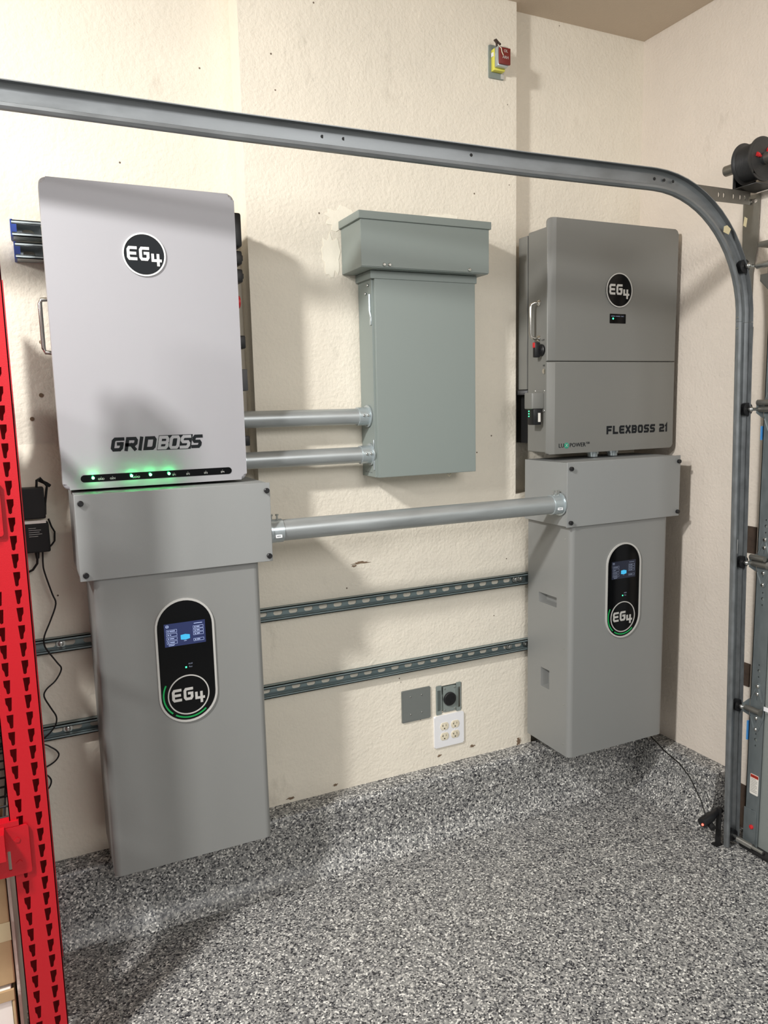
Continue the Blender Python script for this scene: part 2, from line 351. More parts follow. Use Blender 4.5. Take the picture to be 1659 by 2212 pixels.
struct('trim_1', MB().prism([(-.045, -.001), (-1.0, -.001), (-1.0, .010), (-.055, .012)], lambda u, v, ww: (.105+ww, u, v), -1.6, 0.0, 0), 'floor')  # slightly raised slab at the left
def curb(mb, prof, ends, mp):
    prism = [p for p in prof]; mb.prism(prism, mp, ends[0], ends[1])
# coated curb: vertical top ledge rolling down into a cove
def curb_profile(top, lip, foot, h, n=14):
    pts = [(0, 0), (0, h)] + [(lip*.85, h-.001), (lip*.97, h-.006), (lip*1.02, h-.016)]
    for k in range(1, n+1):
        t = k/n; pts.append((lip*1.03+(foot-lip*1.03)*t**4, (h-.02)*(1-t)+.001*t))
    return pts
cb = MB(); cp = curb_profile(0, .072, .130, .221)
cb.prism(cp, lambda u, v, ww: (ww, -u, v), -1.6, XW)
struct('trim_2', cb, 'floor', smooth=50)
cs = MB(); cp2 = curb_profile(0, .075, .165, .192)
cs.prism([(u-.001, v) for u, v in cp2], lambda u, v, ww: (XW-u, -ww, v), -.04, .465)
struct('trim_3', cs, 'floor', smooth=50)
struct('baseboard_right', MB().box(XW-.004, XW+.02, -.60, -.466, 0, .16), 'wood')

# plaster scars and patches that belong to the wall
def blob(cx, cz, rx, rz, seed, y=0.0, n=26, th=.0012, rough=.25):
    rnd = random.Random(seed); lp = []
    for k in range(n):
        a = 2*PI*k/n; s = 1+rnd.uniform(-rough, rough); lp.append((cx+rx*s*math.cos(a), cz+rz*s*math.sin(a)))
    return lp
pt = MB()
for (cx, cz, rx, rz, sd) in ((.945, 2.075, .055, .035, 1), (1.30, 2.082, .085, .035, 2), (.905, 1.965, .03, .06, 3), (1.392, 1.965, .02, .045, 8)):
    pt.prism(blob(cx, cz, rx, rz, sd), FR(0, 0, 0), 0, .0012)
obj('plaster_patch', pt, 'patch', wb)
st = MB()
for (cx, cz, rx, rz, sd) in ((.976, .994, .030, .0035, 4), (.95, .985, .008, .003, 5), (1.262, .256, .008, .004, 11), (1.40, .262, .01, .005, 12), (.70, .236, .012, .004, 13), (.86, .243, .008, .004, 14), (1.605, .235, .010, .012, 15), (1.06, 1.96, .006, .003, 16), (.82, 2.735, .06, .006, 17)):
    st.prism(blob(cx, cz, rx, rz, sd, rough=.5), FR(0, 0, 0), 0, .0008)
for (cx, cz) in ((.088, 1.555), (.06, 1.49), (.10, 1.70)):
    st.prism(circ(cx-.03, cz+.0, .006, 10), FR(0, RL, 0), 0, .0015)
obj('scar', st, 'stain', wb)

# ------------------------------------------------------------------ silver cabinet on the left
GX0, GX1, GY, GZ0, GZ1 = .0835, .5535, -.20, 1.3125, 2.0635
t = thing('power_distribution_cabinet', 'large silver wall cabinet with round badge and a row of green lights', 'electrical cabinet', (.318, RL, GZ0))
obj('front_cover', MB().prism(rrect(GX0, GX1, GZ0, GZ1, .016), FR(0, 0, 0), .155, .200, .009, 4), 'silver', t)
obj('body', MB().box(GX0+.012, GX1-.012, -.156, .048, GZ0+.004, GZ1-.012, .004), 'darkside', t)
bd = obj('badge', MB().prism(circ(.3157, 1.896, .0525, 48), FR(0, 0, 0), .199, .2025), 'navy', t)
obj('badge_ring', flat(MB(), [circ(.3157, 1.896, .0530, 48), circ(.3157, 1.896, .0492, 48)], FR(0, 0, 0), .199, .204), 'letterlight', bd)
lm = MB(); eg4(lm, .3157, 1.896, .084, FR(0, 0, 0), .2024, .2036); obj('badge_lettering', lm, 'letterlight', bd)
# wordmark: four dark letters, three pale outlined ones, a dark one
wd = MB(); wl = MB(); x = .2010; zb = 1.4045; hh = .0355; sh = .20; tk = .0084
for ch, ww in (('G', .0300), ('R', .0300), ('I', .0086), ('D', .0300)):
    glyph(wd, ch, x, zb, ww, hh, tk, FR(0, 0, 0), .1995, .2008, sh); x += ww+.0042
x += .0014; x0 = x
flat(wd, [[(x0-.0015, zb-.0015), (x0+.0862, zb-.0015), (x0+.0862+sh*.0385, zb+.037), (x0-.0015+sh*.0385, zb+.037)]], FR(0, 0, 0), .1995, .2006)
for ch, ww in (('B', .0268), ('O', .0268), ('S', .0262)):
    glyph(wl, ch, x, zb, ww, hh, tk*.92, FR(0, 0, 0), .2005, .2012, sh); x += ww+.0016
x += .0026
glyph(wd, 'S', x, zb, .0262, hh, tk, FR(0, 0, 0), .1995, .2008, sh)
wk = obj('wordmark', wd, 'navy', t); obj('pale_letters', wl, 'silver', wk)
sp = obj('indicator_strip', MB().prism(stadium(.3185, 1.3390, .386, .0185), FR(0, 0, 0), .1995, .2008), 'gloss', t)
for i, lx in enumerate((.1552, .2487, .2962, .3437)):
    obj('indicator_light', MB().lathe([(0, .0036), (.0022, .0032), (.003, .001)], (lx, GY-.0006, 1.3400), (0, -1, 0), 14), 'led', sp)
    pl = bpy.data.lights.new('indicator_glow', 'POINT'); pl.energy = 0.042; pl.color = (0.03, 1.0, 0.22); pl.shadow_soft_size = 0.003
    po = bpy.data.objects.new('indicator_glow', pl); C.objects.link(po); po.location = (lx, GY-.011, 1.342)
for s_, lx in (('GEN', .202), ('SP2', .393), ('SP3', .4405), ('SP4', .486), ('GRID', .1745), ('LOAD', .2605), ('SP1', .3570)):
    sl = MB(); text(sl, s_, .0068, FR(lx, GY, 1.3362), .0008, .0012); sl.box(lx-.0010, lx+.0010, GY-.0012, GY-.0006, 1.3410, 1.3415)
    obj('indicator_caption', sl, 'letterlight', sp)
hb = MB(); hb.tube([(GX0+.012, -.115, 1.79), (GX0-.012, -.115, 1.788), (GX0-.016, -.115, 1.778), (GX0-.016, -.115, 1.668), (GX0-.012, -.115, 1.658), (GX0+.012, -.115, 1.656)], .0055, 12)
obj('handle', hb, 'chrome', t)
# right flank: breakers, stop button and glands
BX = GX1-.0125
obj('breaker_cover', MB().box(BX, .589, -.135, -.075, 1.945, 2.035, .006), 'black', t)
for z0, z1 in ((1.900, 1.937), (1.852, 1.888)): obj('cable_connector', MB().box(BX, .590, -.125, -.080, z0, z1, .005).box(BX, .594, -.118, -.088, z0+.010, z1-.010, .003), 'black', t)
obj('stop_button', MB().lathe([(0, .012), (.026, .012), (.028, .018), (.038, .017)], (BX, -.110, 1.800), (1, 0, 0), 18), 'redknob', t)
obj('button_collar', MB().lathe([(0, .017), (.012, .017)], (BX, -.110, 1.7995), (1, 0, 0), 18), 'yellow', t)
obj('latch', MB().box(BX, .589, -.125, -.090, 1.672, 1.708, .004), 'black', t)
obj('side_box', MB().box(BX, .588, -.130, -.085, 1.555, 1.615, .002), 'darkside', t)
obj('latch', MB().box(BX, .588, -.125, -.100, 1.400, 1.428, .003), 'black', t)

# short strut pieces poking out behind the cabinet
def strut(name, x0, x1, y0, y1, zc, h, label, parts=True, caps=False, group=None, slot0=0, cat='mounting rail'):
    mb = MB(); z0, z1 = zc-h/2, zc+h/2; th = .0026
    holes = []; x = x0+.018+slot0
    while x < x1-.02:
        holes.append(stadium(x+.0, zc, .0300, .0165, 6)); x += .0508
    flat(mb, [[(x0, z0), (x1, z0), (x1, z1), (x0, z1)]]+holes, FR(0, y1, 0), .0006, .0006+th)
    mb.box(x0, x1, y0, y1-.001, z1-th, z1).box(x0, x1, y0, y1-.001, z0, z0+th)
    for zz, d in ((z1, -1), (z0, 1)):
        mb.box(x0, x1, y0, y0+th, min(zz, zz+d*.0092), max(zz, zz+d*.0092)); mb.box(x0, x1, y0, y0+.007, min(zz+d*.0072, zz+d*.0095), max(zz+d*.0072, zz+d*.0095))
    root = thing(name, label, cat, ((x0+x1)/2, y1, z0), group)
    obj('channel', mb, 'strut' if not caps else 'galv', root, 30)
    if caps:
        cm = MB().box(x0-.003, x0, y0-.001, y1, z0-.001, z1+.001).box(x0, x0+.012, y0-.0005, y0+.018, zc-.010, zc+.010)
        cm.box(x0-.0005, x0+.003, y0-.0015, y1, z0-.0015, z0+.0005).box(x0-.0005, x0+.003, y0-.0015, y1, z1-.0005, z1+.0015)
        obj('end_cap', cm, 'blue', root)
    return root
strut('strut_rail', .0195, .092, .030, .0885, 1.988, .041, 'short slotted steel rail with blue end cap behind the silver cabinet, upper of two', caps=True, slot0=.022)
strut('strut_rail', .0240, .092, .030, .0885, 1.932, .041, 'short slotted steel rail with blue end cap behind the silver cabinet, lower of two', caps=True, slot0=.016)
def rail_bolts(root, xs, zc, y=-.006):
    for x in xs:
        obj('bolt', MB().lathe([(0, .0125), (.002, .0125), (.0021, .007), (.008, .007), (.009, .005)], (x, y, zc), (0, -1, 0), 12), 'steel', root)
r1 = strut('strut_rail', -.40, 1.645, -.0215, 0, .8660, .041, 'upper long slotted steel rail running low along the wall behind both batteries')
rail_bolts(r1, (.052, 1.582, 1.604), .8660)
r2 = strut('strut_rail', -.40, 1.648, -.0215, 0, .6165, .041, 'lower long slotted steel rail running low along the wall behind both batteries')
rail_bolts(r2, (.052, 1.556, 1.63), .6165)

# ------------------------------------------------------------------ junction boxes
def junction_box(x0, x1, y0, z0, z1, label):
    t = thing('junction_box', label, 'junction box', ((x0+x1)/2, -.035, z0))
    obj('body', MB().box(x0+.002, x1-.002, y0+.004, -.035 if x0 > 1 else -.002, z0+.002, z1-.002, .0015), 'grey', t)
    obj('cover', MB().box(x0, x1, y0-.0015, y0+.0035, z0, z1, .0014), 'grey', t)
    for x in (x0+.014, x1-.011):
        for z in (z0+.016, z1-.021):
            obj('screw', MB().lathe([(0, .0065), (.004, .0072), (.0085, .0072), (.0095, .006), (.0096, .003), (.0075, .0028)], (x, y0-.0015, z), (0, -1, 0), 16), 'black', t)
    return t
junction_box(.1015, .5945, -.275, 1.091, 1.307, 'wide grey metal junction box with black corner screws under the silver cabinet')
jb = junction_box(1.601, 2.1015, -.27, 1.0905, 1.3065, 'wide grey metal junction box with black corner screws under the grey inverter')

# ------------------------------------------------------------------ wall batteries
def battery(x0, x1, y0, z0, z1, cxd, label, dim, recess):
    t = thing('wall_battery', label, 'battery', ((x0+x1)/2, -.036, z0))
    yb = -.024
    r = .016
    lp = [(x0, -yb)]
    lp += [(x0+r-r*math.cos(a), -y0-r+r*math.sin(a)) for a in [PI/2*k/6 for k in range(7)]]
    lp += [(x1-r+r*math.sin(a), -y0-r+r*math.cos(a)) for a in [PI/2*k/6 for k in range(7)]]
    lp += [(x1, -yb)]
    if recess:
        # left flank is a plate with two pocket openings
        m1 = MB(); lp2 = lp[1:-1]
        bm = bmesh.new(); n = len(lp2)
        vs0 = [(p[0], -p[1], z0) for p in lp2] + [(x1, yb, z0), (x1, yb, z0)]
        m1.add([(p[0], -p[1], z) for z in (z0, z1) for p in lp2+[(x1, -yb)]], [(i, i+1, len(lp2)+1+i+1, len(lp2)+1+i) for i in range(len(lp2))])
        nn = len(lp2)+2
        allp = lp2+[(x1, -yb), (x0, -yb)]
        m1.add([(p[0], -p[1], z0) for p in allp], [tuple(range(len(allp)))]); m1.add([(p[0], -p[1], z1) for p in allp], [tuple(range(len(allp)))])
        m1.add([(x0, yb, z0), (x1, yb, z0), (x1, yb, z1), (x0, yb, z1)], [(0, 1, 2, 3)])
        A = (-.088, -.190, .797, .832); B = (-.103, -.153, .487, .557)
        holes = [[(-a[0], a[2]), (-a[1], a[2]), (-a[1], a[3]), (-a[0], a[3])] for a in (A, B)]
        flat(m1, [[(-yb, z0), (-y0-r, z0), (-y0-r, z1), (-yb, z1)]]+holes, SL(x0, 0, 0), -.001, 0)
        for a in (A, B):
            d = .028; i = .010
            o4 = [(x0, a[0], a[2]), (x0, a[1], a[2]), (x0, a[1], a[3]), (x0, a[0], a[3])]
            n4 = [(x0+d, a[0]-i, a[2]+.006), (x0+d, a[1]+.002, a[2]+.006), (x0+d, a[1]+.002, a[3]-.004), (x0+d, a[0]-i, a[3]-.004)]
            m1.add(o4+n4, [(0, 1, 5, 4), (1, 2, 6, 5), (2, 3, 7, 6), (3, 0, 4, 7), (4, 5, 6, 7)])
        obj('case', m1, 'greyd', t, 40)
        for z in (1.045, .86, .66, .46, .315): screw('rivet', (x0, y0+.030, z), t, (-1, 0, 0), .0022, .0012)
    else:
        obj('case', MB().prism(lp, lambda u, v, ww: (u, -v, ww), z0, z1), 'greyd', t, 40)
    f = FR(cxd, y0, 0)
    dp = obj('display_panel', MB().prism(stadium(0, .846, .146, .331), f, .0, .0022), 'gloss', t)
    obj('bezel', flat(MB(), [stadium(0, .846, .1545, .340, 20), stadium(0, .846, .1435, .329, 20)], f, 0, .0045), 'letterlight', t)
    sc = obj('screen', MB().prism([(-.0535, .8895), (.0535, .8895), (.0535, .9515), (-.0535, .9515)], f, .0015, .0026), 'screendim' if dim else 'screen', dp)
    ln = MB()
    def bar(u0, u1, v0, v1): ln.prism([(u0, v0), (u1, v0), (u1, v1), (u0, v1)], f, .0026, .0029)
    def frame(u0, u1, v0, v1, q=.0005):
        bar(u0, u1, v0, v0+q); bar(u0, u1, v1-q, v1); bar(u0, u0+q, v0, v1); bar(u1-q, u1, v0, v1)
    for k in range(4):
        v = .9315-.0102*k; frame(-.048, -.021, v-.0040, v+.0038)
        ln.prism(circ(-.0435, v, .0015, 8), f, .0026, .0029); bar(-.040, -.040+(.014, .004, .011, .012)[k], v-.0008, v+.0008)
    for k, v in enumerate((.9345, .9255, .9165, .9000)):
        frame(.0215, .0485, v-.0036, v+.0036); ln.prism(circ(.0265, v, .0015, 8), f, .0026, .0029); bar(.0300, .0385, v-.0008, v+.0008)
    bar(.024, .046, .9440, .9452); bar(-.044, -.028, .8945, .8953); bar(-.044, -.030, .8920, .8928); bar(-.004, .003, .9005, .9013)
    flat(ln, [circ(-.0455, .9445, .0040, 16), circ(-.0455, .9445, .0033, 16)], f, .0026, .0029); bar(-.0485, -.0425, .9438, .9452)
    obj('screen_text', ln, 'screenlined' if dim else 'screenline', sc)
    obj('screen_icon', MB().prism([(-.012, .9055), (0, .9035), (.012, .906), (.012, .9165), (0, .9190), (-.012, .9175)], f, .0026, .0030), 'cyan', sc)
    obj('run_light', MB().prism(rrect(-.0045, -.0005, .8255, .8300, .001, 3), f, .0022, .0028), 'ledsmall', dp)
    tx = MB(); text(tx, 'AUX', .0055, FR(cxd+.0095, y0, .8362), .0022, .0025); text(tx, 'Run', .0055, FR(cxd+.0095, y0, .8280), .0022, .0025)
    obj('small_lettering', tx, 'screenlined', dp)
    zc = .7515
    obj('logo_ring', flat(MB(), [circ(0, zc, .0550, 48), circ(0, zc, .0518, 48)], f, .0022, .0034), 'letterlight', dp)
    e = MB(); eg4(e, cxd-.001, zc, .086, FR(0, y0, 0), .0022, .0032); obj('logo_lettering', e, 'letterlight', dp)
    for a0, a1 in ((152, 228), (236, 312)):
        lp = circ(0, zc+.003, .0675, 20, a0, a1)+list(reversed(circ(0, zc+.003, .0635, 20, a0, a1)))
        obj('green_arc', flat(MB(), [lp], f, .0022, .0028), 'green', dp)
    return t
battery(.1305, .5590, -.264, .2835, 1.090, .3485, 'tall grey wall battery with a bright blue screen, beside the red rack', False, False)
battery(1.6270, 2.0590, -.263, .2745, 1.0895, 1.8560, 'tall grey wall battery with two side hand recesses, in the right corner', True, True)

# ------------------------------------------------------------------ inverter in the right recess
t = thing('solar_inverter', 'grey two-part wall inverter with a round black badge and side handle, in the right recess', 'inverter', (1.879, RR, 1.328))
FX0, FX1, FY = 1.5955, 2.1625, -.172
def chamfer_cover(z0, z1, rt, rb_):
    # rounded outer corners; a shallow chamfer runs along the left edge
    mb = MB()
    lp = []
    def arc(cx, cz, a0, r, n=6):
        return [(cx+r*math.cos(math.radians(a0+90*k/n)), cz+r*math.sin(math.radians(a0+90*k/n))) for k in range(n+1)] if r else [(cx, cz)]
    lp += arc(FX1-rt, z1-rt, 0, rt) + arc(FX0+rt, z1-rt, 90, rt) + arc(FX0+rb_, z0+rb_, 180, rb_) + arc(FX1-rb_, z0+rb_, 270, rb_)
    mb.prism(lp, FR(0, 0, 0), .157, .172, .003, 3)
    return mb
def cover2(z0, z1, rt, rb_):
    """cover whose left front edge is chamfered: outline swept back in two steps"""
    base = chamfer_cover(z0, z1, rt, rb_)
    bm = bmesh.new(); vv = [bm.verts.new(v) for v in base.v]
    for f in base.f:
        try: bm.faces.new([vv[i] for i in f])
        except ValueError: pass
    bmesh.ops.bisect_plane(bm, geom=list(bm.verts)+list(bm.edges)+list(bm.faces), plane_co=(FX0+.030, 0, 0), plane_no=(1, 0, 0))
    for v in bm.verts:
        if v.co.x < FX0+.0299 and v.co.y < -.165: v.co.y += .007*(FX0+.030-v.co.x)/.030
    bmesh.ops.recalc_face_normals(bm, faces=bm.faces)
    return MB().bm(bm)
obj('upper_cover', cover2(1.6385, 2.0975, .016, 0), 'flex', t)
lc = obj('lower_cover', cover2(1.3275, 1.6365, 0, .012), 'flex', t)
obj('body', MB().box(FX0+.004, FX1-.006, -.1575, -.053, 1.333, 2.070, .005, 3), 'flex', t)
hs = MB().box(FX0+.0035, FX1-.01, -.050, .0, 1.548, 2.062, .002); obj('rear_housing', hs, 'flex', t)
obj('mounting_foot', MB().box(FX0+.006, FX1-.03, -.051, .046, 1.530, 1.546), 'darkside', t)
obj('heat_sink', MB().box(FX0+.03, FX1-.03, -.052, .048, 1.36, 1.53), 'blackm', t)
bd = obj('badge', MB().prism(circ(1.8925, 1.8775, .0575, 48), FR(0, 0, 0), .171, .1748), 'gloss', t)
obj('badge_ring', flat(MB(), [circ(1.8925, 1.8775, .0575, 48), circ(1.8925, 1.8775, .0540, 48)], FR(0, 0, 0), .1725, .1765), 'letterlight', bd)
lm = MB(); eg4(lm, 1.8915, 1.8775, .088, FR(0, 0, 0), .1747, .1765); obj('badge_lettering', lm, 'letterlight', bd)
dd = obj('status_display', MB().prism(rrect(1.8545, 1.9255, 1.7665, 1.7985, .002, 3), FR(0, 0, 0), .171, .1728), 'gloss', t)
obj('status_light', MB().prism(circ(1.8690, 1.7825, .0032, 12), FR(0, 0, 0), .1728, .1735), 'ledsmall', dd)
tx = MB()
for s_, lx in (('NORMAL', 1.869), ('WARNING', 1.890), ('FAULT', 1.9105)): text(tx, s_, .0042, FR(lx, FY, 1.7905), .0008, .0012)
obj('display_lettering', tx, 'screenlined', dd)
tx = MB(); x = 1.8500; wl_ = .0235; g_ = .0052
for ch in 'FLEXBOSS':
    glyph(tx, ch, x, 1.3865, wl_, .0290, .0074, FR(0, 0, 0), .1718, .1728); x += wl_+g_
obj('wordmark', tx, 'navy', t); tx = MB(); x += .016
for ch, ww in (('2', .0235), ('1', .014)): glyph(tx, ch, x, 1.3865, ww, .0290, .0074, FR(0, 0, 0), .1718, .1728); x += ww+g_
obj('model_number', tx, 'navy', t)
mk = obj('maker_disc', MB().prism(circ(1.6760, 1.3550, .0098, 28), FR(0, 0, 0), .1715, .1729), 'lux', t)
for s_, sz, lx, lz in (('LU', .0200, 1.6540, 1.3550), ('POWER', .0200, 1.7235, 1.3550), ('TEK', .0100, 1.7680, 1.3600)):
    obj('maker_lettering', text(MB(), s_, sz, FR(lx, FY, lz), 0, .0009), 'navy', t)
tx = MB(); text(tx, 'X', .0150, FR(1.6760, FY, 1.3550), .0009, .0014); obj('disc_letter', tx, 'letterlight', mk)
X0 = FX0+.004
hd = MB(); y = -.118
hd.tube([(X0, y, 1.832), (X0-.020, y+.002, 1.832), (X0-.030, y+.006, 1.826), (X0-.032, y+.006, 1.815), (X0-.032, y+.006, 1.733), (X0-.030, y+.006, 1.722), (X0-.020, y+.002, 1.716), (X0, y, 1.716)], .0050, 12)
hd.lathe([(0, .010), (.004, .010), (.008, .007)], (X0, y, 1.832), (-1, 0, 0)).lathe([(0, .010), (.004, .010), (.008, .007)], (X0, y, 1.716), (-1, 0, 0))
obj('handle', hd, 'chrome', t)
rs = obj('rotary_switch', MB().lathe([(0, .020), (.006, .020), (.008, .017), (.014, .016)], (X0, -.132, 1.676), (-1, 0, 0)).box(X0-.032, X0-.010, -.139, -.125, 1.652, 1.702, .003), 'black', t)
obj('red_pointer', MB().box(X0-.0335, X0-.030, -.1375, -.1265, 1.684, 1.7005, .0008), 'redknob', rs)
obj('push_button', MB().lathe([(0, .0085), (.003, .0085), (.004, .006)], (X0, -.148, 1.606), (-1, 0, 0)), 'chrome', t)
obj('switch_caption', text(MB(), 'OFF', .009, SL(X0, -.140, 1.7085), 0, .0005), 'navy', t)
obj('button_caption', text(MB(), 'RSD', .008, SL(X0, -.148, 1.6245), 0, .0005), 'navy', t)
bx = obj('port_cover', MB().box(X0-.052, X0-.002, -.152, -.106, 1.481, 1.536, .0045, 3).box(X0-.004, X0, -.1565, -.098, 1.470, 1.546, .001), 'flex', t)
for yy, zz in ((-.103, 1.541), (-.1525, 1.541), (-.1525, 1.475)): screw('screw', (X0-.003, yy, zz), t, (-1, 0, 0), .0028, .002)
dg = obj('communication_dongle', MB().box(X0-.046, X0-.014, -.152, -.118, 1.428, 1.482, .003), 'black', t)
for k in range(3): obj('dongle_light', MB().ball((X0-.0462, -.126, 1.474-.0085*k), .0022), 'ledsmall', dg)
obj('dongle_label', MB().box(X0-.028, X0-.018, -.1524, -.1518, 1.438, 1.468), 'label', dg)
for gx in (1.83, 1.92): obj('conduit_nipple', MB().lathe([(0, .018), (.010, .018), (.011, .022), (.018, .022), (.019, .018), (.0255, .018)], (gx, -.125, 1.3072), (0, 0, 1), 18), 'galv', t)

# ------------------------------------------------------------------ breaker panel with its gutter box
t = thing('wireway_box', 'grey-green metal wireway box with a lipped lid, on top of the middle breaker panel', 'wireway', (1.157, 0, 1.909))
obj('body', MB().box(.9375, 1.3765, -.150, -.001, 1.9085, 2.058, .0012), 'panel', t)
obj('lid', MB().box(.930, 1.384, -.1575, -.001, 2.0440, 2.0665, .0012), 'panel', t)
obj('front_plate', MB().box(.9365, 1.3775, -.1530, -.148, 1.911, 2.046, .0008), 'panel', t)
for x in (1.010, 1.028, 1.305): screw('screw', (x, -.1530, 1.918), t, r=.0052, h=.005)
t = thing('breaker_panel', 'tall grey-green breaker panel on the middle wall, fed by two steel conduits', 'electrical panel', (1.17, 0, 1.281))
obj('case', MB().box(.9905, 1.3495, -.094, -.001, 1.2825, 1.893, .0012), 'panel', t)
dr = obj('door', MB().box(.9960, 1.3510, -.1120, -.096, 1.2815, 1.889, .0016), 'panel', t)
obj('door_flange', MB().box(.9900, .9960, -.1000, -.094, 1.2825, 1.889), 'panel', t)
obj('cap', MB().box(.9820, 1.3560, -.1150, -.001, 1.884, 1.9075, .0012), 'panel', t)
for yy, zz in ((-.060, 1.845), (-.078, 1.868)): screw('screw', (.9895, yy, zz), t, (-1, 0, 0), .0042, .004)
obj('latch', MB().rod((.9868, -.092, 1.84), (.9868, -.092, 1.79), .0042).rod((.9868, -.092, 1.79), (.9890, -.0945, 1.772), .0032).box(.9860, .9900, -.100, -.090, 1.748, 1.774, .0015), 'galv', t)
obj('hasp', MB().box(.9862, .9900, -.099, -.091, 1.305, 1.345, .0012).box(.9862, .9895, -.0985, -.0925, 1.352, 1.400, .001), 'galv', t)
kn = MB()
for k in range(4): kn.lathe([(0, .0018), (.0006, .0016)], (.9902, -.030-.014*k, 1.296), (-1, 0, 0), 8)
obj('knockout_mark', kn, 'darkside', t)
tb = MB().tube([(1.264, -.075, 1.283), (1.262, -.078, 1.274), (1.268, -.080, 1.268), (1.275, -.078, 1.273), (1.272, -.075, 1.283)], .0018, 6); obj('pull_loop', tb, 'ivory', t)

# ------------------------------------------------------------------ conduits
def conduit(xa, xb, y, z, r, label, kind, lock=True):
    t = thing('steel_conduit', label, 'conduit', ((xa+xb)/2, y, z-r), 'steel conduits between the boxes')
    obj('pipe', MB().rod((xa+.004, y, z), (xb-.004, y, z), r, 40), 'conduit', t)
    for e, d in ((xa, 1), (xb, -1)):
        if kind == 'wide' :
            cn = obj('connector', MB().lathe([(0, r+.0030), (.040, r+.0030), (.0405, r+.0008)], (e, y, z), (d, 0, 0), 40), 'galv', t)
            obj('locknut', MB().lathe([(0, r+.0085), (.004, r+.0085), (.0045, r+.005)], (e+d*.0005, y, z), (d, 0, 0), 40), 'galv', t)
            for k in (0, 1):
                xx = e+d*(.010+.017*k)
                obj('set_screw', MB().rod((xx, y-.004, z+r), (xx, y-.004, z+r+.013), .0026, 8).lathe([(0, .0048), (.004, .0048)], (xx, y-.004, z+r+.013), (0, 0, 1), 10), 'steel', cn)
            obj('inspection_slot', flat(MB(), [rrect(e+min(d*.013, d*.031), e+max(d*.013, d*.031), z-r*.50, z-r*.22, .001, 2), rrect(e+min(d*.016, d*.028), e+max(d*.016, d*.028), z-r*.42, z-r*.30, .001, 2)], FR(0, y, 0), r*.96, r+.004), 'white', cn)
        else:
            cn = obj('connector', MB().lathe([(0, r+.0035), (.038, r+.0035), (.0385, r+.0006)], (e, y, z), (d, 0, 0), 40), 'galv', t)
            obj('locknut', MB().lathe([(0, r+.0095), (.004, r+.0095), (.0045, r+.0055)], (e+d*.0005, y, z), (d, 0, 0), 40), 'galv', t)
            for k in (0, 1):
                obj('set_screw', MB().lathe([(0, .0040), (.004, .0040), (.005, .0028)], (e+d*(.012+.014*k), y-r-.002, z+.003), (0, -1, 0), 10), 'steel', cn)
    return t
conduit(.5440, .9895, -.055, 1.4725, .0250, 'upper of two short steel conduits between the silver cabinet and the breaker panel', 'small')
conduit(.5440, .9895, -.070, 1.3535, .0250, 'lower of two short steel conduits between the silver cabinet and the breaker panel', 'small')
conduit(.5950, 1.6000, -.235, 1.1665, .0300, 'long thick steel conduit joining the two grey junction boxes', 'wide')

# ------------------------------------------------------------------ plates and outlets
t = thing('blank_wall_plate', 'square grey metal blank plate left of the open receptacle', 'wall plate', (1.169, 0, .4095))
obj('plate', MB().prism(rrect(1.1130, 1.2255, .4095, .5245, .003), FR(0, 0, 0), 0, .0055, .0035, 3), 'darkplate' if 'darkplate' in M else mat('dark_grey_plate', (112, 116, 113), .45), t)
for x in (1.146, 1.190):
    for z in (.436, .500): screw('screw', (x, -.0055, z), t, r=.0028, h=.0015)
t = thing('power_receptacle', 'round black power receptacle on a grey bracket, left uncovered in its wall hole', 'receptacle', (1.303, .03, .418))
br = MB(); flat(br, [rrect(1.278, 1.330, .417, .511, .004), circ(1.303, .464, .0245, 28)], FR(0, -.002, 0), 0, .002)
obj('mounting_strap', br, M['panel'], t)
bk = MB()
for x0, x1 in ((1.252, 1.272), (1.334, 1.352)):
    flat(bk, [rrect(x0-.002, x1, .410, .518, .003), rrect(x0+.003, x1-.003, .424, .500, .001, 2)], FR(0, -.001, 0), 0, .0015)
bk.box(1.252, 1.352, .012, .014, .417, .511)
obj('box_ring', bk, M['panel'], t)
so = obj('socket', MB().lathe([(0, .0245), (.014, .0245), (.016, .022), (.0162, .001)], (1.303, .004, .464), (0, -1, 0), 32), 'black', t)
sk = MB().box(1.291, 1.2935, -.0128, -.0122, .462, .473).box(1.313, 1.3155, -.0128, -.0122, .462, .473).box(1.3005, 1.3055, -.0128, -.0122, .449, .455); obj('slot', sk, 'blackm', so)
for x in (1.284, 1.324):
    for z in (.425, .503): screw('screw', (x, -.004, z), t, r=.0030, h=.0018)
t = thing('outlet_plate', 'white square wall plate holding four ivory sockets, below the open receptacle', 'outlet', (1.30, 0, .287))
obj('plate', MB().prism(rrect(1.2395, 1.3605, .2885, .4065, .004), FR(0, 0, 0), 0, .0065, .004, 3), 'white', t)
for x in (1.2797, 1.3237):
    for z in (.3660, .3280):
        lp = [(x+.0172*math.cos(a), z+max(-.0135, min(.0135, .0172*math.sin(a)))) for a in [2*PI*k/36 for k in range(36)]]
        s_ = obj('socket', MB().prism(lp, FR(0, 0, 0), .004, .0082, .0008, 2), 'ivory', t)
        q = MB().box(x-.0075, x-.0058, -.0086, -.0080, z-.001, z+.0075).box(x-.0105, x-.0058, -.0086, -.0080, z+.0022, z+.0038).box(x+.0055, x+.0068, -.0086, -.0080, z, z+.0070)
        q.prism(circ(x-.0005, z-.0078, .0024, 12), FR(0, 0, 0), .0080, .0087); obj('slot', q, 'blackm', s_)
for x in (1.2797, 1.3237): screw('screw', (x, -.0065, .347), t, r=.0026, h=.001, m='white')
